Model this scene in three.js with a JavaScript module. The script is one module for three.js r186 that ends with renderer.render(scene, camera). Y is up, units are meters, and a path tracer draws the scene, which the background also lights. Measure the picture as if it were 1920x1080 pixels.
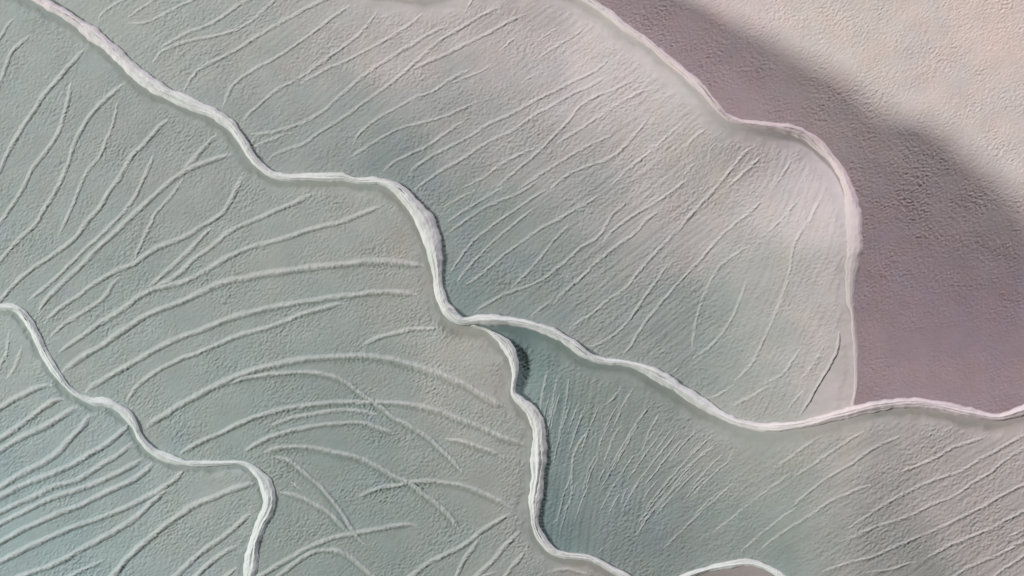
import * as THREE from 'three';

// ---------------------------------------------------------------- camera, lamps, exposure
// The relief is measured in millimetre-like units U on its own front plane (x right, y DOWN from the upper left
// corner of the view); world units are metres. The front plane of the petals is z = 0, the wall lies behind it.
const S = 0.00025;                       // metres per unit
const WX = x => (x - 960) * S, WY = y => (540 - y) * S;
const scene = new THREE.Scene();
scene.background = new THREE.Color(0x000000);
const camera = new THREE.PerspectiveCamera(7.725, 1920 / 1080, 0.05, 30);
camera.position.set(0, 0, 2.0);
camera.lookAt(0, 0, 0);

const renderer = new THREE.WebGLRenderer({ antialias: true });
renderer.toneMapping = THREE.LinearToneMapping;
renderer.toneMappingExposure = 1.0;
renderer.shadowMap.enabled = true;

const rad = d => d * Math.PI / 180;
function lamp(azimuth, elevation, distance, intensity, color, radius) {   // azimuth: direction on the wall, degrees anticlockwise from +x
  const l = new THREE.SpotLight(color, intensity, 0, rad(22), 0.25, 2);
  const a = rad(azimuth), e = rad(elevation);
  l.position.set(distance * Math.cos(e) * Math.cos(a), distance * Math.cos(e) * Math.sin(a), distance * Math.sin(e));
  l.target.position.set(0, 0, 0);
  l.castShadow = true; l.shadow.radius = radius; l.shadow.mapSize.set(2048, 2048);
  l.shadow.camera.near = 0.5; l.shadow.camera.far = 6;
  scene.add(l, l.target);
  return l;
}
const keyLamp = lamp(180, 36, 2.8, 27.5, new THREE.Color(1.0, 0.985, 0.95), 12);       // soft lamp to the left
const topLamp = lamp(62, 18, 2.8, 17.5, new THREE.Color(0.97, 0.9, 1.0), 14);         // low raking lamp above
const fill = new THREE.RectAreaLight(new THREE.Color(0.97, 0.98, 1.0), 0.42, 1.6, 1.6);  // the room in front of the relief
fill.position.set(0.2, 0.9, 2.6); fill.lookAt(0, 0, 0); scene.add(fill);

// ---------------------------------------------------------------- noise and helpers
function hash(ix, iy, s) {
  let h = Math.imul(ix, 374761393) ^ Math.imul(iy, 668265263) ^ Math.imul(s, 1274126177);
  h = Math.imul(h ^ (h >>> 13), 1103515245); h ^= h >>> 16; h = Math.imul(h, 2246822519); h ^= h >>> 13;
  return (h >>> 0);
}
const GX = new Float64Array(64), GY = new Float64Array(64);
for (let i = 0; i < 64; i++) { GX[i] = Math.cos(i * Math.PI / 32); GY[i] = Math.sin(i * Math.PI / 32); }
function noise(x, y, s = 0) {                                   // gradient noise, about -1..1
  const ix = Math.floor(x), iy = Math.floor(y), fx = x - ix, fy = y - iy;
  const u = fx * fx * fx * (fx * (fx * 6 - 15) + 10), v = fy * fy * fy * (fy * (fy * 6 - 15) + 10);
  const g = (cx, cy, dx, dy) => { const k = hash(cx, cy, s) & 63; return GX[k] * dx + GY[k] * dy; };
  const a = g(ix, iy, fx, fy), b = g(ix + 1, iy, fx - 1, fy), c = g(ix, iy + 1, fx, fy - 1), d = g(ix + 1, iy + 1, fx - 1, fy - 1);
  return 1.5 * (a + u * (b - a) + v * (c - a + u * (a - b - c + d)));
}
const ss = (a, b, t) => { t = Math.min(1, Math.max(0, (t - a) / (b - a))); return t * t * (3 - 2 * t); };
const mix = (a, b, t) => a + (b - a) * t;
const lin = c => { c /= 255; return c <= 0.04045 ? c / 12.92 : Math.pow((c + 0.055) / 1.055, 2.4); };

// a smooth curve through control points [x, y, (w)] resampled at about `step` units
function curve(pts, step) {
  const out = [];
  const P = i => pts[Math.min(pts.length - 1, Math.max(0, i))];
  for (let i = 0; i < pts.length - 1; i++) {
    const [p0, p1, p2, p3] = [P(i - 1), P(i), P(i + 1), P(i + 2)];
    const n = Math.max(1, Math.round(Math.hypot(p2[0] - p1[0], p2[1] - p1[1]) / step));
    for (let k = 0; k < n; k++) {
      const t = k / n, q = [];
      for (let c = 0; c < p1.length; c++) {
        const a = p0[c], b = p1[c], d = p2[c], e = p3[c];
        q.push(0.5 * (2 * b + (d - a) * t + (2 * a - 5 * b + 4 * d - e) * t * t + (3 * b - a - 3 * d + e) * t * t * t));
      }
      out.push(q);
    }
  }
  out.push(pts[pts.length - 1].slice());
  return out;
}
const X0 = -140, X1 = 2060, Y0 = -110, Y1 = 1190;               // the modelled piece reaches beyond the view on all sides

// ---------------------------------------------------------------- the petals' edges: x, y, width of the raised rim
const RIM = {
  a: [[-200, 560, 14], [-100, 572, 14], [0, 575, 14], [30, 579, 14], [50, 599, 15], [70, 631, 17], [88, 668, 16], [108, 702, 15], [124, 722, 12], [147, 740, 12], [173, 752, 16], [200, 755, 20], [230, 770, 18], [250, 794, 14], [263, 820, 13], [284, 844, 16], [315, 860, 20], [350, 869, 15], [400, 869, 13], [450, 868, 10], [478, 881, 19], [500, 912, 26], [503, 945, 29], [489, 987, 27], [475, 1027, 27], [467, 1080, 27], [455, 1150, 24], [450, 1230, 24]],
  b: [[-20, -60, 20], [60, -8, 22], [93, 11, 22], [133, 34, 24], [173, 64, 27], [207, 92, 31], [233, 118, 28], [263, 144, 28], [300, 169, 26], [347, 191, 25], [400, 213, 22], [430, 233, 21], [450, 260, 19], [473, 294, 18], [507, 326, 15], [540, 333, 13], [583, 332, 16], [633, 333, 19], [673, 340, 17], [710, 340, 18], [742, 352, 24], [771, 381, 28], [793, 412, 33], [808, 450, 31], [817, 490, 27], [821, 522, 19], [825, 555, 20], [840, 583, 24], [860, 601, 14], [886, 609, 7], [912, 617, 5], [927, 627, 13], [947, 645, 21], [961, 668, 18], [966, 696, 10], [962, 722, 7], [962, 738, 8], [974, 751, 15], [993, 769, 22], [1007, 795, 30], [1010, 822, 29], [1009, 870, 29], [1005, 920, 27], [1002, 960, 20], [1004, 987, 16], [1016, 1012, 14], [1033, 1032, 13], [1057, 1042, 12], [1103, 1046, 12], [1127, 1056, 13], [1150, 1069, 12], [1185, 1092, 12], [1230, 1150, 12], [1250, 1230, 12]],
  c: [[560, -140, 14], [620, -70, 14], [690, -22, 14], [765, -9, 14], [830, -12, 14], [890, -28, 14], [1000, -36, 14], [1070, -18, 14], [1107, 1, 14], [1140, 23, 15], [1173, 52, 17], [1213, 78, 16], [1240, 101, 16], [1273, 131, 15], [1307, 161, 17], [1332, 190, 15], [1357, 219, 12], [1380, 230, 14], [1413, 235, 14], [1453, 240, 17], [1493, 249, 19], [1527, 267, 18], [1555, 294, 20], [1576, 327, 18], [1586, 354, 20], [1591, 380, 25], [1594, 412, 29], [1594, 445, 31], [1591, 495, 30], [1588, 535, 25], [1587, 563, 17], [1591, 592, 8], [1593, 627, 9], [1596, 660, 8], [1597, 693, 8], [1596, 730, 8], [1590, 760, 8], [1580, 800, 8]],
  d: [[836, 580, 9], [848, 594, 14], [864, 602, 15], [885, 601, 16], [907, 599, 19], [957, 603, 22], [1000, 611, 20], [1040, 627, 22], [1070, 644, 21], [1100, 666, 18], [1133, 677, 15], [1180, 684, 14], [1220, 698, 24], [1260, 719, 26], [1282, 735, 22], [1323, 761, 21], [1367, 786, 18], [1407, 798, 16], [1447, 801, 16], [1487, 796, 16], [1533, 785, 18], [1573, 773, 21], [1613, 763, 20], [1663, 755, 23], [1710, 753, 23], [1753, 759, 19], [1800, 770, 18], [1853, 780, 19], [1887, 774, 19], [1920, 763, 20], [1970, 738, 20], [2040, 720, 20], [2120, 720, 20]],
  e: [[1190, 1230, 12], [1230, 1120, 12], [1280, 1084, 12], [1330, 1067, 13], [1373, 1057, 14], [1403, 1053, 14], [1430, 1060, 13], [1457, 1073, 12], [1485, 1098, 12], [1520, 1160, 12], [1535, 1230, 12]],
};
const LINE = {}; for (const k in RIM) LINE[k] = curve(RIM[k], 3);
const far = 9000;
const OUTLINE = {                                               // closed shapes, the rim plus the far side outside the view
  a: [...LINE.a, [450, far], [-far, far], [-far, 560]],
  b: [...LINE.b, [1250, far], [-far, far], [-far, -60]],
  c: [...LINE.c, [1580, far], [-far, far], [-far, -140]],
  d: [...LINE.d, [far, 720], [far, far], [836, far]],
  e: [...LINE.e, [1535, far], [1190, far]],
};
function inside(poly, x, y) {
  let r = false;
  for (let i = 0, j = poly.length - 1; i < poly.length; j = i++) {
    const a = poly[i], b = poly[j];
    if ((a[1] > y) !== (b[1] > y) && x < (b[0] - a[0]) * (y - a[1]) / (b[1] - a[1]) + a[0]) r = !r;
  }
  return r;
}
// distance to a rim, sampled coarsely and interpolated
const DG = 8, DW = Math.ceil((X1 - X0) / DG) + 2, DH = Math.ceil((Y1 - Y0) / DG) + 2;
const DIST = {};
for (const k in LINE) {
  const L = LINE[k].filter((p, i) => i % 2 === 0), f = new Float32Array(DW * DH);
  for (let j = 0; j < DH; j++) for (let i = 0; i < DW; i++) {
    const x = X0 + i * DG, y = Y0 + j * DG; let m = 1e9;
    for (let q = 0; q < L.length; q++) { const dx = L[q][0] - x, dy = L[q][1] - y, d = dx * dx + dy * dy; if (d < m) m = d; }
    f[j * DW + i] = Math.sqrt(m);
  }
  DIST[k] = f;
}
function dist(k, x, y) {
  const u = Math.min(DW - 1.001, Math.max(0, (x - X0) / DG)), v = Math.min(DH - 1.001, Math.max(0, (y - Y0) / DG));
  const i = u | 0, j = v | 0, a = u - i, b = v - j, f = DIST[k], o = j * DW + i;
  return mix(mix(f[o], f[o + 1], a), mix(f[o + DW], f[o + DW + 1], a), b);
}

// ---------------------------------------------------------------- the levels of wall and petals (units in front of z = 0)
const WALL = -168;
const ramp = (x, y) => 106 * ss(1290, 1630, x) * ss(260, 480, y) + 50 * Math.exp(-((x - 1372) ** 2 + (y - 205) ** 2) / 21000) - 28 * (1 - ss(1060, 1260, x)) * (1 - ss(40, 240, y)) * ss(850, 1080, x);
const BASE = {
  a: (x, y) => 8 + 4 * ss(0, 160, dist('a', x, y)),
  b: (x, y) => 2 + 4 * ss(780, 960, x) * ss(590, 700, y) + 4 * ss(0, 200, dist('b', x, y)),
  c: (x, y) => ramp(x, y) - 3,
  d: (x, y) => ramp(x, y) + 3 - 3 * (1 - ss(10, 130, dist('b', x, y))) * ss(600, 650, y) * ss(8, 60, dist('d', x, y)) - 13 * Math.exp(-((x - 985) ** 2 / 900 + (y - 690) ** 2 / 2600)),
  e: (x, y) => ramp(x, y) + 10,
};
const BAND = { a: 18, b: 31, c: 42, d: 39, e: 34 };             // width of the smoothed margin inside each rim
const SALT = { a: 11, b: 23, c: 37, d: 51, e: 67, wall: 83 };

// combed strokes: fine ridges that run along the veins
function comb(x, y, deg, s) {
  const a = rad(deg), c = Math.cos(a), n = Math.sin(a), t = x * c - y * n, w = x * n + y * c;
  return noise(w / 7 + 0.6 * noise(t / 90, w / 40, s + 1), t / 130, s);
}
function stucco(x, y, s, iso = false) {                                      // the grain of the coat of plaster
  const patch = (iso ? 0.72 : 0.62) + (iso ? 0.75 : 0.55) * noise(x / 95, y / 80, s + 5) + 0.25 * noise(x / 31, y / 27, s + 6);
  const wx = x + 3 * noise(x / 22, y / 22, s + 7), wy = y + 3 * noise(x / 22, y / 22, s + 8);
  const g = iso ? 0.35 * noise(wx / 6.5, wy / 5, s + 2) + 0.72 * noise(wx / 3.9, wy / 3.7, s + 3) + 0.26 * noise(wx / 12, wy / 10, s + 4)
    : 0.6 * noise(wx / 7 + wy / 40, wy / 4.3, s + 2) + 0.62 * noise(wx / 4.1, wy / 3.6, s + 3) + 0.2 * noise(wx / 14, wy / 10, s + 4);
  return Math.max(0.16, patch) * g;
}
const level = (k, x, y) => BASE[k](x, y) + 2.4 * noise(x / 230, y / 190, SALT[k]) + 0.9 * noise(x / 70, y / 60, SALT[k] + 1);
function surface(k, x, y, grain = 1) {
  if (k === 'wall') return WALL + (1.7 - 0.8 * ss(430, 660, y)) * grain * stucco(x * 1.18, y * 1.18, SALT.wall) + 0.9 * noise(x / 210, y / 170, 84) + 0.5 * noise(x / 60, y / 45, 85);
  const s = SALT[k], d = dist(k, x, y) + 9 * noise(x / 26, y / 26, s + 9) + 4 * noise(x / 9, y / 9, s + 10);
  const B = k === 'c' ? 42 - 16 * ss(330, 430, y) * ss(1500, 1540, x) : BAND[k];
  let rough = ss(B * 0.7, B * 1.1, d);
  if (k === 'c' && y > 590) rough *= 1 - ss(-5, 5, x - (1567 - (y - 605) * 0.43 + (y < 640 ? 0 : 4)));   // the smooth flap at the petal's foot
  let z = level(k, x, y);
  z -= 1.9 * (1 - ss(B * 0.45, B * 1.25, d));
  z += 0.4 * (1 - rough) * noise(x / 30, y / 12, s + 12);
  let c = 0;
  if (k === 'c') { const q = ss(1250, 1480, x); c = mix(comb(x, y, 38, 140), comb(x, y, 68, 141), q) * (0.3 + 0.4 * ss(900, 1150, x)); }
  if (k === 'd') { const q = ss(1060, 1400, x); c = mix(comb(x, y, 80, 142), comb(x, y, 33, 143), q) * (0.8 - 0.3 * q); }
  if (k === 'b') c = 0.12 * comb(x, y, 40, 144);
  return z + rough * (grain * 1.75 * stucco(x, y, s, k === 'a' || k === 'b') + c);
}

// ---------------------------------------------------------------- pigments washed into the plaster (sRGB at places)
const DYE = {
  a: [[30, 650, 160, 170, 165], [50, 800, 152, 166, 162], [20, 900, 146, 166, 166], [20, 1060, 147, 168, 167], [200, 900, 152, 167, 164], [350, 1000, 156, 168, 164], [420, 920, 158, 167, 162], [150, 1040, 148, 168, 166]],
  b: [[60, 150, 158, 164, 159], [100, 300, 156, 161, 157], [300, 280, 157, 160, 155], [300, 400, 155, 160, 156], [60, 450, 153, 162, 158], [200, 520, 152, 161, 157], [500, 450, 158, 162, 156], [700, 430, 164, 164, 157], [780, 460, 167, 165, 156], [600, 600, 155, 163, 157], [850, 670, 174, 171, 162], [940, 780, 168, 166, 158], [960, 900, 164, 165, 158], [600, 740, 144, 154, 149], [700, 850, 143, 155, 150], [250, 700, 156, 166, 161], [400, 800, 150, 162, 157], [700, 1000, 142, 154, 149], [580, 950, 148, 158, 152], [850, 1000, 150, 158, 152], [980, 1060, 160, 163, 157], [1060, 1075, 166, 158, 152]],
  c: [[150, 30, 160, 166, 159], [300, 60, 162, 168, 162], [500, 100, 166, 168, 163], [640, 60, 180, 175, 170], [760, 60, 192, 181, 177], [950, 60, 198, 186, 182], [1100, 80, 200, 187, 183], [1200, 150, 195, 182, 182], [450, 220, 151, 158, 154], [600, 250, 150, 158, 155], [740, 300, 132, 145, 142], [850, 220, 162, 163, 160], [950, 250, 174, 169, 166], [900, 420, 138, 151, 147], [880, 540, 128, 146, 142], [1050, 450, 150, 157, 153], [1000, 560, 140, 151, 147], [1150, 380, 172, 170, 167], [1250, 300, 197, 185, 182], [1350, 300, 194, 184, 181], [1300, 420, 190, 180, 177], [1450, 380, 195, 182, 179], [1450, 500, 168, 168, 164], [1300, 560, 147, 156, 152], [1330, 680, 146, 157, 152], [1200, 620, 150, 158, 154], [1450, 650, 162, 166, 160], [1530, 500, 192, 179, 177], [1540, 650, 186, 176, 172], [1550, 420, 196, 183, 181], [1580, 720, 200, 182, 182], [1570, 660, 198, 182, 181], [1450, 760, 166, 166, 161], [1400, 275, 202, 186, 186], [1530, 340, 200, 185, 185], [1280, 190, 196, 185, 181]],
  d: [[985, 680, 104, 132, 130], [1030, 780, 118, 144, 139], [1040, 960, 106, 133, 132], [1080, 720, 140, 153, 147], [1100, 900, 134, 151, 147], [1200, 800, 146, 156, 150], [1200, 1000, 132, 147, 144], [1350, 820, 160, 162, 156], [1300, 950, 138, 151, 147], [1450, 900, 156, 161, 154], [1450, 1030, 130, 146, 142], [1600, 850, 176, 172, 166], [1600, 1000, 160, 160, 155], [1750, 800, 182, 173, 169], [1800, 900, 187, 177, 173], [1900, 850, 194, 181, 177], [1880, 1000, 184, 174, 170], [1700, 1060, 150, 153, 148]],
  e: [[1380, 1075, 152, 142, 140], [1400, 1150, 156, 146, 143]],
  wall: [[1400, 20, 208, 193, 186], [1600, 60, 211, 199, 188], [1900, 40, 225, 203, 190], [1750, 150, 211, 197, 189], [1900, 250, 214, 201, 193], [1650, 480, 206, 188, 188], [1850, 650, 205, 186, 188], [1350, 130, 205, 188, 188]],
};
for (const k in DYE) DYE[k] = DYE[k].map(([x, y, r, g, b]) => {
  const m = (r + g + b) / 3, q = 0.73, t = { b: [-4, 0, 0], c: [-2, 0, 0], a: [-3, 0, 0] }[k] || [0, 0, 0];
  return [x, y, lin(m + (r - m) * q + t[0]), lin(m + (g - m) * q + t[1]), lin(m + (b - m) * q + t[2])];
});
function dye(k, x, y) {
  const wx = x + 34 * noise(x / 90, y / 90, 201) + 10 * noise(x / 24, y / 24, 202), wy = y + 34 * noise(x / 90, y / 90, 203) + 10 * noise(x / 24, y / 24, 204);
  let w = 0, r = 0, g = 0, b = 0;
  for (const p of DYE[k]) { const dx = p[0] - wx, dy = p[1] - wy, q = 1 / ((dx * dx + dy * dy + 4500) ** 1.8); w += q; r += q * p[2]; g += q * p[3]; b += q * p[4]; }
  const blot = 0.05 * noise(x / 44, y / 38, 205) + 0.035 * noise(x / 13, y / 11, 206) + 0.03 * noise(x / 4.3, y / 4.1, 207), hue = 0.035 * noise(x / 60, y / 52, 208);
  return [r / w * (1 + blot + hue), g / w * (1 + blot), b / w * (1 + blot - hue * 0.6)];
}
const plaster = new THREE.MeshStandardMaterial({ vertexColors: true, roughness: 0.93, metalness: 0 });
const paste = new THREE.MeshStandardMaterial({ vertexColors: true, roughness: 0.62, metalness: 0 });

// ---------------------------------------------------------------- mesh builders
function mesh(name, pos, col, idx, material, parent) {
  const g = new THREE.BufferGeometry();
  g.setAttribute('position', new THREE.BufferAttribute(new Float32Array(pos), 3));
  g.setAttribute('color', new THREE.BufferAttribute(new Float32Array(col), 3));
  g.setIndex(new THREE.BufferAttribute(new Uint32Array(idx), 1));
  g.computeVertexNormals();
  const m = new THREE.Mesh(g, material);
  m.name = name; m.castShadow = m.receiveShadow = true;
  if (parent) parent.add(m);
  return m;
}
const STEP = 1.65;
const OVER = { a: [], b: ['a'], c: ['b', 'd'], d: ['b', 'e'], e: [], wall: [] };
const tuck = (k, x, y) => { let t = 0; for (const o of OVER[k]) if (dist(o, x, y) < 60 && inside(OUTLINE[o], x, y)) t = Math.max(t, 9 * ss(2, 16, dist(o, x, y))); return t; };
function sheet(name, k, keep, x0, x1, y0, y1, material, parent) {
  const nx = Math.ceil((x1 - x0) / STEP) + 1, ny = Math.ceil((y1 - y0) / STEP) + 1;
  const id = new Int32Array(nx * ny).fill(-1), pos = [], col = [], idx = [];
  for (let j = 0; j < ny; j++) for (let i = 0; i < nx; i++) {
    const x = x0 + i * STEP, y = y0 + j * STEP;
    if (!keep(x, y)) continue;
    id[j * nx + i] = pos.length / 3;
    pos.push(WX(x), WY(y), (surface(k, x, y) - tuck(k, x, y)) * S); col.push(...dye(k, x, y));
  }
  for (let j = 0; j < ny - 1; j++) for (let i = 0; i < nx - 1; i++) {
    const a = id[j * nx + i], b = id[j * nx + i + 1], c = id[(j + 1) * nx + i], d = id[(j + 1) * nx + i + 1];
    if (a < 0 || b < 0 || c < 0 || d < 0) continue;
    idx.push(a, c, b, b, c, d);
  }
  return mesh(name, pos, col, idx, material, parent);
}
// a raised rim: a bead of paste drawn along the edge, its outer side falling to what lies behind
function rim(k, parent, drop, white) {
  const L = LINE[k], s = SALT[k] + 300, pos = [], col = [], idx = [], N = 21, rows = L.length;
  let len = 0;
  for (let i = 0; i < rows; i++) {
    const p = L[i], q0 = L[Math.max(0, i - 1)], q1 = L[Math.min(rows - 1, i + 1)];
    let tx = q1[0] - q0[0], ty = q1[1] - q0[1]; const tl = Math.hypot(tx, ty); tx /= tl; ty /= tl;
    if (i) len += Math.hypot(p[0] - L[i - 1][0], p[1] - L[i - 1][1]);
    const nx = ty, ny = -tx;                                    // towards the outside of the petal
    const hw = p[2] * 0.37 * (1 + 0.3 * noise(len / 42, 0.5, s) + 0.15 * noise(len / 13, 3.5, s)) + 1.4;
    const sway = 1.4 * noise(len / 55, 7.5, s);
    const h = Math.min(7.4, 2.2 + 0.26 * p[2]) * (1 + 0.25 * noise(len / 60, 9.5, s) + 0.15 * noise(len / 17, 19.5, s));
    const flat = k === 'c' ? ss(330, 430, p[1]) : 0;                   // there the margin is a flat strip instead of a bead
    const dr = typeof drop === 'function' ? drop(p[0], p[1]) : drop;
    for (let j = 0; j < N; j++) {
      let u = -1.18 + 2.36 * j / (N - 3); let off, z;
      const zi = level(k, p[0] - nx * (hw + 3), p[1] - ny * (hw + 3)) - 1.9 + (k === 'd' ? 6 * (1 - ss(890, 990, p[0])) : 0);
      if (j >= N - 2) { off = hw * (j === N - 2 ? 0.95 : 0.5) - (j === N - 1 ? dr * 0.1 : 0) + sway; z = zi - (j === N - 2 ? Math.min(dr, 9) : dr); u = 1.2; }
      else {
        const e = 1 + 0.06 * noise(len / 7, u > 0 ? 11.5 : 13.5, s) + 0.14 * noise(len / 24, u > 0 ? 15.5 : 17.5, s);
        off = u * hw * e + sway;
        const dome = Math.pow(Math.max(0, 1 - Math.pow(Math.abs(u), 1.9)), 0.72);
        const wander = u * 2.9 + 0.9 * noise(len / 75, u * 0.8, s + 1);
        const strands = 0.34 * noise(wander, len / 130, s + 2) + 0.2 * noise(wander * 2.2, len / 65, s + 3) + 0.1 * noise(u * 5, len / 7, s + 4);
        z = zi + h * (1 - 0.45 * flat) * dome * (1 + strands * (1 - 0.65 * flat)) - (Math.abs(u) > 1 ? (Math.abs(u) - 1) * 22 : 0) + 0.55 * noise(len / 4.6, u * 4.5, s + 5);
      }
      const x = p[0] + nx * off, y = p[1] + ny * off;
      pos.push(WX(x), WY(y), z * S);
      const d = dye(k, p[0] - nx * 14, p[1] - ny * 14), w = white(p[0], p[1]);
      const t = Math.min(0.75, Math.max(0.04, 0.16 + 0.3 * flat + 0.3 * noise(u * 2.4, len / 85, s + 6) + 0.12 * noise(u * 5, len / 16, s + 7) + 0.55 * ss(0.92, 1.15, Math.abs(u))));
      col.push(mix(w[0], d[0], t), mix(w[1], d[1], t), mix(w[2], d[2], t));
    }
    if (i) for (let j = 0; j < N - 1; j++) { const a = (i - 1) * N + j, b = a + 1, c = a + N, d = c + 1; idx.push(a, b, c, b, d, c); }
  }
  return mesh('rim', pos, col, idx, paste, parent);
}
// a vein: a low rib of plaster that fades into the petal at both ends
function vein(k, hw, h, flat, parent, name = 'vein') {
  let pts = []; for (let i = 0; i < flat.length; i += 2) pts.push([flat[i], flat[i + 1]]);
  const extend = (p, q) => { const l = Math.hypot(p[0] - q[0], p[1] - q[1]); return [p[0] + (p[0] - q[0]) / l * 130, p[1] + (p[1] - q[1]) / l * 130]; };
  const edge = p => p[0] < 8 || p[0] > 1912 || p[1] < 4 || p[1] > 1068;
  const out = p => p[0] < -40 || p[0] > 1960 || p[1] < -40 || p[1] > 1120, n0 = pts.length - 1;
  const e0 = edge(pts[0]) && out(extend(pts[0], pts[1])), e1 = edge(pts[n0]) && out(extend(pts[n0], pts[n0 - 1]));
  if (e0) pts.unshift(extend(pts[0], pts[1]));
  if (e1) pts.push(extend(pts[pts.length - 1], pts[pts.length - 2]));
  const L = curve(pts, 2), s = 500 + ((pts[1][0] * 7 + pts[1][1] * 13) | 0), N = 11, pos = [], col = [], idx = [];
  let total = 0; for (let i = 1; i < L.length; i++) total += Math.hypot(L[i][0] - L[i - 1][0], L[i][1] - L[i - 1][1]);
  let len = 0;
  for (let i = 0; i < L.length; i++) {
    const p = L[i], q0 = L[Math.max(0, i - 1)], q1 = L[Math.min(L.length - 1, i + 1)];
    let tx = q1[0] - q0[0], ty = q1[1] - q0[1]; const tl = Math.hypot(tx, ty) || 1; tx /= tl; ty /= tl;
    if (i) len += Math.hypot(p[0] - L[i - 1][0], p[1] - L[i - 1][1]);
    const nx = ty, ny = -tx, fade = Math.min(1, Math.min(1, ss(-6, 30, len)), ss(-6, 30, total - len));
    const wob = 1 + 0.16 * noise(len / 34, 0.5, s) + 0.1 * noise(len / 9, 2.5, s);
    const w = hw * (k === 'c' || k === 'd' ? 0.78 : 0.9) * wob * (0.55 + 0.45 * fade), hh = (k === 'b' || k === 'a' ? 0.86 : 0.66) * h * fade * (1 + 0.22 * noise(len / 40, 5.5, s) + 0.16 * noise(len / 7, 6.5, s));
    const sway = 0.9 * noise(len / 26, 8.5, s) + 0.4 * noise(len / 8, 9.5, s);
    for (let j = 0; j < N; j++) {
      const u = -1.15 + 2.3 * j / (N - 1), off = u * w + sway, x = p[0] + nx * off, y = p[1] + ny * off;
      const a = Math.max(0, 1 - u * u);
      const z = surface(k, x, y, 0.95) + hh * Math.pow(a, 1.5) + 1.05 * a * noise(x / 4, y / 4, s + 1) - (Math.abs(u) > 1 ? 1.6 : 0.25 * (1 - a)) - (1 - fade) * 0.35;
      pos.push(WX(x), WY(y), z * S);
      const d = dye(k, x, y), t = ((k === 'c' || k === 'd' ? 0.45 : 0.46) + 0.16 * noise(len / 14, 3.5, s)) * a * a; col.push(mix(d[0], d[0] * 0.35 + 0.47, t), mix(d[1], d[1] * 0.35 + 0.47, t), mix(d[2], d[2] * 0.35 + 0.46, t));
    }
    if (i) for (let j = 0; j < N - 1; j++) { const a = (i - 1) * N + j, b = a + 1, c = a + N, d = c + 1; idx.push(a, b, c, b, d, c); }
  }
  return mesh(name, pos, col, idx, plaster, parent);
}

// ---------------------------------------------------------------- the wall
const wall = sheet('wall', 'wall', (x, y) => !inside(OUTLINE.c, x, y) || dist('c', x, y) < 120, 960, X1, Y0, 960, plaster, scene);
wall.userData.kind = 'structure';
{
  const back = new THREE.BoxGeometry(3, 3, 0.02, 1, 1, 1);
  back.translate(0, 0, (WALL - 7) * S - 0.01);
  const c = dye('wall', 1700, 100), n = back.attributes.position.count, col = new Float32Array(n * 3);
  for (let i = 0; i < n; i++) col.set(c, i * 3);
  back.setAttribute('color', new THREE.BufferAttribute(col, 3));
  const m = new THREE.Mesh(back, plaster); m.name = 'wall_backing'; m.userData.kind = 'structure'; m.castShadow = m.receiveShadow = true; scene.add(m);
}

// ---------------------------------------------------------------- the relief: petals with their rims and veins
const relief = new THREE.Group();
relief.name = 'flower_relief';
relief.userData = { label: 'sculpted plaster flower relief of overlapping grey-green and pink petals with white rims', category: 'wall relief' };
scene.add(relief);

const under = 46;                                               // how far a petal runs on beneath the one in front of it
const KEEP = {
  a: (x, y) => inside(OUTLINE.a, x, y),
  b: (x, y) => inside(OUTLINE.b, x, y) && (!inside(OUTLINE.a, x, y) || dist('a', x, y) < under),
  c: (x, y) => inside(OUTLINE.c, x, y) && (!(inside(OUTLINE.b, x, y) && dist('b', x, y) > under)) && (!(inside(OUTLINE.d, x, y) && dist('d', x, y) > under)) && !(y > 860),
  d: (x, y) => inside(OUTLINE.d, x, y) && (!(inside(OUTLINE.b, x, y) && dist('b', x, y) > under)) && (!(inside(OUTLINE.e, x, y) && dist('e', x, y) > under)),
  e: (x, y) => inside(OUTLINE.e, x, y),
};
const PETALS = [
  ['c', 'broad rear petal fading from pink to grey-green, beside the bare wall', () => 260, (x, y) => { const t = ss(900, 1300, x); return [mix(0.66, 0.66, t), mix(0.67, 0.57, t), mix(0.65, 0.56, t)]; }, [560, 1620, Y0, 870]],
  ['d', 'lower right petal turning from dark teal to warm beige', (x) => x > 1560 ? 270 : 26, (x, y) => { const t = ss(1250, 1600, x); return [mix(0.70, 0.74, t), mix(0.72, 0.65, t), mix(0.70, 0.67, t)]; }, [860, X1, 560, Y1]],
  ['b', 'large central petal with long curved ribs and a tan edge', (x, y) => y > 615 ? 52 : 18, (x, y) => { const t = 1 - ss(60, 330, x); return [mix(0.70, 0.70, t), mix(0.72, 0.64, t), mix(0.70, 0.65, t)]; }, [X0, 1260, Y0, Y1]],
  ['e', 'small brownish petal tip at the bottom edge', () => 26, () => [0.68, 0.72, 0.71], [1180, 1540, 1040, Y1]],
  ['a', 'aqua tinged petal in the lower left corner', () => 26, () => [0.66, 0.71, 0.69], [X0, 520, 540, Y1]],
];
const petal = {};
for (const [k, label, drop, white, box] of PETALS) {
  const m = sheet('petal', k, KEEP[k], k === 'c' ? X0 : box[0], box[1], box[2], box[3], plaster, relief);
  m.userData.label = label; petal[k] = m;
  rim(k, m, drop, white);
}

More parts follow.
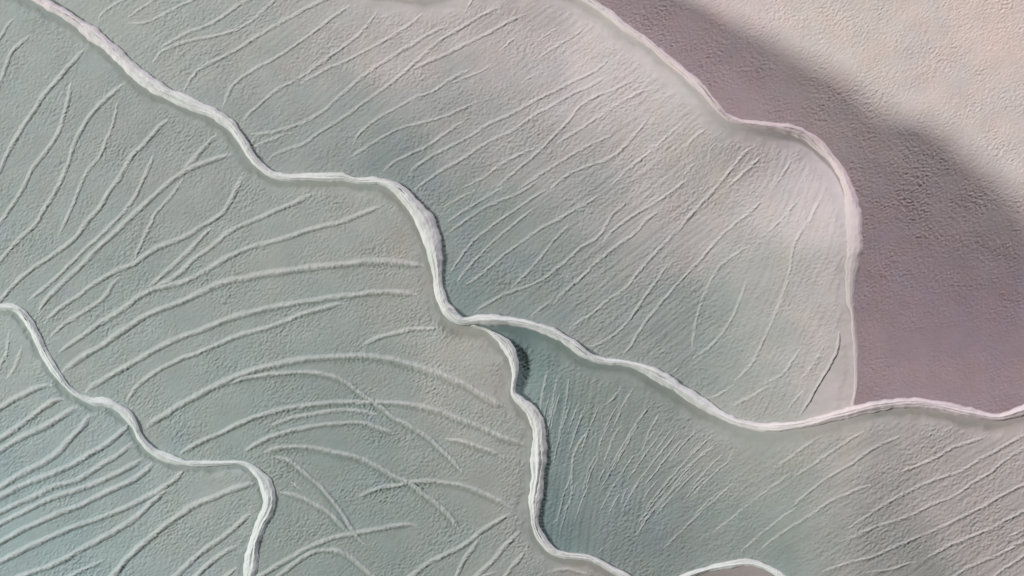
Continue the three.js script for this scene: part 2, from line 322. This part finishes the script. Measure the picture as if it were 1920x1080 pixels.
// veins: half width, height, then x, y along each rib
const VEINS = {
  a: [
    [8, 3.6, 0, 765, 30, 747, 70, 727, 100, 722], [9, 4.2, 0, 823, 40, 797, 73, 770, 103, 752, 123, 745], [9, 4, 0, 845, 37, 823, 83, 800, 117, 780, 150, 758],
    [9, 4, 0, 913, 33, 893, 77, 870, 107, 850, 133, 823, 157, 797, 170, 772], [9, 4, 0, 932, 43, 910, 93, 890, 133, 872, 167, 852, 200, 833, 227, 810, 245, 793],
    [8, 3.6, 0, 960, 50, 937, 100, 913, 150, 897, 193, 870, 227, 850, 249, 828], [8, 3.6, 0, 983, 43, 960, 100, 933, 150, 917, 200, 897, 240, 877, 272, 858],
    [8, 3.8, 0, 1017, 50, 990, 110, 963, 160, 943, 200, 922, 240, 905, 273, 883, 291, 862], [8, 3.6, 0, 1053, 67, 1020, 133, 990, 200, 967, 253, 943, 287, 927, 317, 907, 337, 890, 347, 876],
    [8, 3.8, 43, 1080, 110, 1053, 177, 1017, 230, 987, 267, 960, 290, 937, 320, 913], [9, 4.2, 207, 1085, 240, 1047, 283, 1007, 327, 973, 360, 950, 400, 933, 437, 917, 480, 904],
    [8, 3.4, 330, 1080, 373, 1040, 410, 1013, 443, 987, 473, 958], [7, 3, 370, 1078, 410, 1043, 449, 1022], [6, 2.4, 133, 1080, 173, 1060, 207, 1047], [6, 2.4, 428, 1078, 452, 1058],
    [6, 1.8, 8, 716, 30, 687, 43, 645], [5, 1.4, 0, 690, 13, 660, 18, 612],
  ],
  b: [
    [5.5, 2, 0, 70, 13, 50, 30, 28], [6, 2.4, 0, 155, 8, 133, 20, 100, 40, 80, 62, 60], [7, 3, 0, 318, 17, 283, 33, 253, 60, 213, 83, 177, 110, 147, 130, 123, 162, 88],
    [6.5, 2.6, 0, 417, 20, 390, 40, 360, 63, 313, 90, 280, 110, 247, 120, 217, 128, 187, 133, 150], [6.5, 2.8, 0, 490, 20, 467, 43, 443, 67, 420, 83, 393, 100, 367, 123, 320, 137, 277, 147, 253, 160, 230, 180, 203, 207, 178, 234, 154],
    [5.5, 2.2, 108, 444, 127, 407, 143, 370, 163, 323, 187, 293, 200, 263, 213, 230, 220, 190], [7, 3, 0, 563, 33, 527, 67, 500, 110, 470, 140, 447, 163, 417, 187, 390, 205, 360, 227, 327, 247, 293, 277, 263, 297, 240, 318, 219],
    [6, 2.4, 50, 567, 83, 540, 120, 507, 157, 470, 200, 430, 233, 397, 258, 360, 277, 320, 288, 288], [7.5, 3.2, 73, 588, 81, 570, 110, 537, 143, 507, 187, 463, 233, 420, 267, 388, 310, 349, 353, 318, 390, 303, 434, 288],
    [7.5, 3.2, 340, 327, 370, 290, 390, 268, 407, 249], [7, 2.8, 82, 608, 110, 580, 150, 553, 180, 530, 213, 510, 247, 497, 277, 477, 297, 463, 333, 450, 370, 430, 413, 403, 430, 380, 446, 348, 457, 325],
    [5.5, 2.1, 247, 494, 263, 463, 277, 433, 290, 403, 310, 380, 328, 358, 346, 332], [6.5, 2.5, 92, 634, 123, 607, 160, 583, 193, 560, 213, 533, 228, 515],
    [7.5, 3, 108, 662, 150, 633, 187, 607, 230, 580, 260, 557, 287, 543, 316, 536, 350, 526, 387, 507, 433, 480, 473, 463, 533, 447, 583, 430, 640, 416, 680, 400, 716, 386],
    [7, 2.7, 285, 541, 327, 520, 360, 490, 400, 460, 433, 433, 477, 413, 520, 393, 560, 377, 588, 360], [6.5, 2.4, 272, 544, 300, 520, 333, 490, 367, 457, 402, 421],
    [9, 3.8, 114, 700, 150, 673, 187, 650, 227, 623, 273, 593, 320, 573, 360, 557, 410, 533, 467, 520, 520, 510, 580, 502, 640, 495, 707, 490, 757, 493, 798, 499],
    [8, 3.4, 160, 736, 180, 720, 233, 690, 283, 660, 337, 633, 377, 619, 433, 597, 493, 580, 547, 570, 600, 561, 640, 556, 687, 550, 733, 547, 786, 553],
    [7, 2.9, 237, 758, 247, 738, 266, 717, 300, 693, 340, 673, 383, 657, 427, 637, 467, 623, 517, 609, 567, 589, 617, 575, 650, 567],
    [9, 4.6, 272, 804, 300, 783, 333, 763, 373, 740, 417, 718, 467, 697, 520, 683, 573, 673, 640, 669, 690, 668, 740, 675, 783, 687, 827, 702, 873, 721, 907, 741, 952, 765],
    [6.5, 4, 424, 722, 460, 709, 520, 701, 573, 698, 618, 704, 650, 717, 671, 733, 692, 748, 717, 765, 739, 783, 773, 800, 807, 823, 833, 847, 853, 867, 868, 886],
    [7.5, 4, 335, 852, 373, 830, 417, 810, 467, 787, 520, 770, 580, 760, 640, 754, 690, 754, 740, 755, 780, 760, 823, 770, 867, 787, 907, 803, 947, 820, 990, 835],
    [6, 2, 505, 797, 540, 786, 580, 777, 640, 769, 673, 770, 710, 778], [6.5, 3.2, 455, 848, 500, 823, 540, 809, 587, 799, 640, 793, 680, 793, 713, 803, 750, 817],
    [7, 4.2, 495, 849, 523, 840, 567, 838, 600, 842, 640, 850, 673, 858, 707, 873, 740, 893, 770, 907, 797, 927, 827, 950, 847, 970, 862, 995],
    [6, 3.8, 512, 857, 543, 863, 573, 887, 600, 910, 620, 933, 640, 959, 660, 992, 675, 1012, 688, 1024], [6.5, 3.6, 523, 923, 560, 930, 593, 947, 620, 963, 640, 983, 655, 1000],
    [7, 2.8, 497, 1074, 533, 1053, 573, 1030, 610, 1013, 640, 1004, 680, 997, 717, 990, 750, 984, 785, 985], [7, 2.8, 520, 1082, 553, 1057, 580, 1039, 610, 1031, 640, 1035, 662, 1048, 680, 1063, 694, 1075],
    [6.5, 3.4, 668, 934, 707, 917, 747, 909, 773, 904, 807, 902, 847, 906, 880, 914, 917, 929, 942, 941, 962, 955], [6, 3.4, 833, 823, 867, 827, 897, 837, 927, 848, 950, 860],
    [7, 2.7, 773, 1078, 807, 1053, 840, 1037, 873, 1020, 907, 993, 933, 977, 960, 959], [6.5, 2.4, 857, 1077, 870, 1050, 887, 1027, 905, 1001], [7, 2.7, 897, 1077, 923, 1053, 950, 1020, 979, 995],
    [6, 2, 953, 1072, 973, 1047, 992, 1025], [5, 1.8, 914, 1078, 937, 1070], [6.5, 2.4, 672, 651, 707, 634, 747, 623, 783, 617, 824, 615],
    [6, 2, 1028, 1072, 1067, 1067, 1105, 1078], [5, 1.4, 540, 900, 556, 911, 570, 922],
  ],
  c: [
    [5, 1.8, 180, 45, 190, 27, 207, 13, 230, 0], [5, 1.8, 230, 38, 257, 20, 283, 3], [5.5, 2.2, 238, 44, 280, 40, 307, 27, 337, 10, 360, 0],
    [6, 2.3, 292, 91, 317, 80, 353, 60, 390, 46, 423, 27, 450, 7, 463, 0], [5.5, 2.2, 283, 124, 300, 98, 333, 83, 367, 74, 417, 63, 447, 53, 473, 37, 500, 13, 513, 0],
    [6, 2.4, 342, 175, 357, 147, 377, 127, 410, 110, 443, 93, 473, 73, 517, 47, 560, 23, 600, 3], [6, 2.4, 416, 204, 430, 170, 447, 150, 477, 130, 513, 110, 550, 87, 587, 60, 617, 37, 640, 22, 662, 5],
    [5.5, 2.2, 449, 235, 467, 213, 493, 190, 520, 167, 560, 147, 593, 123, 640, 90, 680, 57, 709, 18], [5.5, 2, 556, 160, 600, 136, 640, 117, 680, 97, 730, 70, 767, 47, 799, 16],
    [6, 2.2, 466, 251, 513, 247, 560, 233, 593, 217, 617, 198, 640, 177, 673, 148, 723, 113, 773, 83, 797, 68, 842, 46], [6, 2.2, 470, 277, 506, 262, 545, 248],
    [6, 2.3, 502, 304, 520, 287, 567, 270, 600, 248, 640, 223, 680, 193, 723, 163, 767, 127, 800, 97, 827, 74, 867, 50, 900, 30, 942, 8],
    [5.5, 2, 659, 275, 677, 247, 707, 223, 747, 200, 780, 183, 813, 170, 847, 147, 888, 126], [6, 2.3, 766, 134, 800, 117, 833, 103, 873, 83, 913, 63, 953, 40, 992, 22],
    [5.5, 2.1, 649, 301, 680, 280, 717, 257, 753, 240, 790, 230, 827, 220, 860, 207, 895, 189], [5.5, 2.2, 712, 328, 740, 303, 773, 287, 807, 270, 840, 247, 875, 222],
    [6, 2.3, 762, 334, 787, 307, 827, 283, 873, 260, 920, 230, 960, 213, 993, 193, 1040, 170, 1083, 147, 1120, 130, 1148, 105], [6, 2.3, 772, 358, 823, 323, 867, 297, 913, 267, 957, 247, 1000, 217, 1033, 200, 1070, 177, 1107, 160, 1142, 138],
    [5, 1.7, 862, 354, 907, 333, 940, 307, 980, 286, 1012, 274], [5.5, 2.1, 927, 357, 967, 320, 1000, 293, 1033, 260, 1060, 233, 1090, 197, 1123, 178, 1160, 163, 1199, 142],
    [5.5, 2.1, 970, 357, 1013, 327, 1057, 300, 1090, 280, 1117, 267, 1149, 252], [5.5, 1.9, 1040, 270, 1080, 247, 1117, 223, 1157, 197, 1193, 175, 1228, 165], [5.5, 2, 1027, 357, 1073, 323, 1113, 307, 1153, 291, 1190, 253, 1224, 212],
    [5, 1.7, 1140, 353, 1187, 310, 1227, 277, 1260, 247, 1285, 226], [5, 1.7, 932, 98, 957, 77, 978, 59], [5, 1.7, 869, 28, 884, 2], [4.5, 1.4, 992, 84, 1020, 67, 1058, 42], [4.5, 1.4, 999, 114, 1040, 87, 1080, 63, 1108, 39], [4.5, 1.4, 972, 158, 1000, 141, 1025, 129], [4.5, 1.4, 838, 158, 893, 137, 935, 112],
    [5, 1.8, 826, 391, 853, 377, 890, 356], [5, 1.8, 829, 424, 867, 397, 907, 373, 948, 346], [5.5, 2, 836, 441, 873, 413, 917, 385, 953, 370, 985, 355, 1015, 332], [5, 2, 839, 521, 860, 487, 887, 453, 923, 423, 960, 397, 993, 374, 1033, 352],
    [5, 2, 852, 534, 873, 507, 907, 470, 940, 440, 973, 413, 1002, 388], [5.5, 2.2, 869, 538, 907, 510, 947, 477, 980, 453, 1017, 427, 1060, 403, 1090, 387, 1130, 362], [5, 2, 959, 541, 987, 513, 1013, 483, 1040, 450, 1072, 418],
    [5.5, 2, 885, 589, 917, 567, 947, 552, 980, 540, 1017, 523, 1057, 493, 1090, 463, 1123, 443, 1147, 405, 1182, 374], [5.5, 2.1, 1126, 458, 1160, 423, 1200, 397, 1233, 377, 1262, 357, 1295, 330], [6, 2.3, 1035, 575, 1060, 547, 1090, 520, 1117, 493, 1153, 463, 1187, 440, 1213, 413, 1242, 391],
    [5, 2.6, 1056, 528, 1071, 509], [5, 1.8, 988, 598, 1017, 577, 1041, 556], [6, 2.3, 1062, 618, 1107, 590, 1140, 563, 1173, 540, 1200, 507, 1233, 470, 1260, 443, 1283, 418, 1307, 390, 1330, 366, 1352, 340, 1372, 315, 1392, 292, 1415, 272],
    [5.5, 2.2, 1099, 649, 1123, 644, 1153, 627, 1180, 600, 1207, 559, 1227, 533, 1254, 492], [5.5, 2.1, 1162, 671, 1183, 647, 1207, 609, 1240, 567, 1280, 522, 1320, 480, 1347, 447, 1377, 420, 1410, 394, 1432, 368], [5, 1.7, 1255, 701, 1283, 686],
    [5.5, 1.7, 1297, 662, 1307, 593, 1323, 547, 1347, 503, 1377, 477, 1409, 459], [5.5, 1.9, 1299, 671, 1320, 660, 1347, 633, 1370, 600, 1387, 560, 1401, 515], [6, 2, 1371, 719, 1407, 683, 1427, 643, 1443, 607, 1463, 553, 1477, 507, 1485, 457, 1510, 417, 1538, 368],
    [5, 1.7, 1422, 448, 1447, 427, 1470, 403, 1502, 364], [5.5, 2, 1425, 718, 1460, 703, 1480, 677, 1498, 648], [5, 1.7, 1491, 715, 1520, 680, 1541, 641],
    [5, 5.5, 1492, 781, 1510, 753, 1528, 719, 1547, 687, 1562, 655, 1567, 618], [4.5, 2, 1546, 591, 1565, 571], [5, 1.8, 1326, 748, 1353, 737, 1378, 719], [5.5, 1.9, 1365, 768, 1393, 750, 1423, 733, 1445, 719], [5, 1.7, 1469, 775, 1487, 747, 1511, 719],
    [4.5, 2.8, 1342, 258, 1357, 240], [4.5, 1.9, 1319, 294, 1346, 264], [5, 1.8, 1279, 284, 1300, 260, 1332, 236], [5.5, 2.2, 1358, 358, 1390, 327, 1413, 307, 1429, 288], [5, 1.8, 1446, 354, 1467, 327, 1489, 288], [5, 1.5, 1502, 349, 1514, 318], [5, 1.5, 1275, 335, 1312, 298], [4.5, 1.6, 1225, 310, 1236, 284],
  ],
  d: [
    [5, 1.8, 1446, 874, 1480, 853, 1513, 827, 1545, 809], [5, 1.9, 1479, 894, 1520, 867, 1557, 840, 1587, 820, 1615, 804], [5.5, 2.2, 1479, 948, 1513, 917, 1547, 890, 1587, 867, 1623, 840, 1657, 823, 1683, 812], [4.5, 2.4, 1727, 818, 1741, 802],
    [5.5, 2, 1418, 1032, 1467, 993, 1507, 967, 1547, 937, 1590, 917, 1629, 902], [5.5, 2.2, 1671, 884, 1713, 867, 1747, 853, 1780, 833, 1813, 823, 1845, 812], [5.5, 2.1, 1578, 988, 1620, 960, 1663, 933, 1707, 910, 1747, 893, 1787, 880, 1820, 860, 1853, 843, 1887, 823, 1925, 805],
    [5, 1.9, 1561, 1014, 1597, 997, 1640, 980, 1680, 967, 1713, 953, 1747, 937, 1780, 923, 1813, 900, 1847, 880, 1880, 853, 1925, 828], [5.5, 2.2, 1530, 1068, 1580, 1050, 1627, 1037, 1673, 1017, 1713, 1000, 1753, 983, 1793, 963, 1827, 947, 1860, 927, 1893, 910, 1925, 895],
    [5.5, 2.1, 1721, 1041, 1763, 1020, 1800, 1003, 1840, 987, 1873, 970, 1900, 957, 1925, 945], [5, 2.6, 1611, 1067, 1653, 1062, 1683, 1053, 1711, 1044], [5, 2.2, 1825, 1018, 1855, 1009], [5, 1.8, 1873, 1003, 1900, 990, 1925, 979], [5.5, 2, 1780, 1073, 1813, 1053, 1853, 1037, 1890, 1017, 1925, 1000], [5, 1.9, 1847, 1077, 1880, 1053, 1925, 1025],
    [5, 1.7, 1056, 962, 1070, 933, 1073, 887, 1077, 850, 1093, 823, 1111, 799], [5, 2, 1126, 764, 1150, 747, 1168, 721], [5, 1.6, 1156, 781, 1173, 753, 1190, 722], [4.5, 1.3, 1025, 802, 1037, 750, 1046, 700], [4.5, 1.3, 1045, 832, 1060, 765, 1067, 702], [4.5, 1.6, 1361, 869, 1378, 838],
    [4.5, 1.3, 1029, 988, 1058, 962], [4.5, 1.3, 1116, 1041, 1141, 1019], [4.5, 1.2, 1200, 985, 1250, 930, 1302, 880], [4.5, 1.2, 1240, 1032, 1310, 965, 1382, 898], [4.5, 1.2, 1330, 1004, 1405, 942, 1482, 880], [4.5, 1.2, 1090, 940, 1104, 880, 1127, 840], [4.5, 1.2, 1130, 880, 1150, 820, 1176, 790],
    [4.5, 1.2, 1010, 790, 1018, 730, 1030, 680], [4.5, 1.2, 1205, 845, 1222, 800, 1246, 760], [4.5, 1.2, 1380, 1040, 1440, 985, 1500, 940], [4.5, 1.2, 1270, 890, 1320, 850, 1352, 825],
    ...Array.from({ length: 26 }, (_, i) => { const q = i / 25, x = 1030 + 330 * q + 9 * noise(i * 1.7, 0.5, 401), y = 735 + 90 * q + 40 * noise(i * 2.3, 4.5, 402), l = 90 + 60 * noise(i * 1.3, 7.5, 403), d = 0.18 + 0.75 * q; return [3.6, 1.5, x, y, x - d * l * 0.5 - 3, y + l * 0.5, x - d * l - 2, y + l]; }),
    ...Array.from({ length: 18 }, (_, i) => { const q = i / 17, x = 1075 + 300 * q + 12 * noise(i * 1.9, 2.5, 404), y = 880 + 50 * noise(i * 2.1, 5.5, 405), l = 80 + 50 * noise(i * 1.1, 8.5, 406), d = 0.3 + 0.75 * q; return [3.6, 1.3, x, y, x - d * l * 0.5 - 3, y + l * 0.5, x - d * l, y + l]; }),
  ],
};
for (const k in VEINS) for (const [hw, h, ...pts] of VEINS[k]) vein(k, hw, h, pts, petal[k]);

renderer.render(scene, camera);
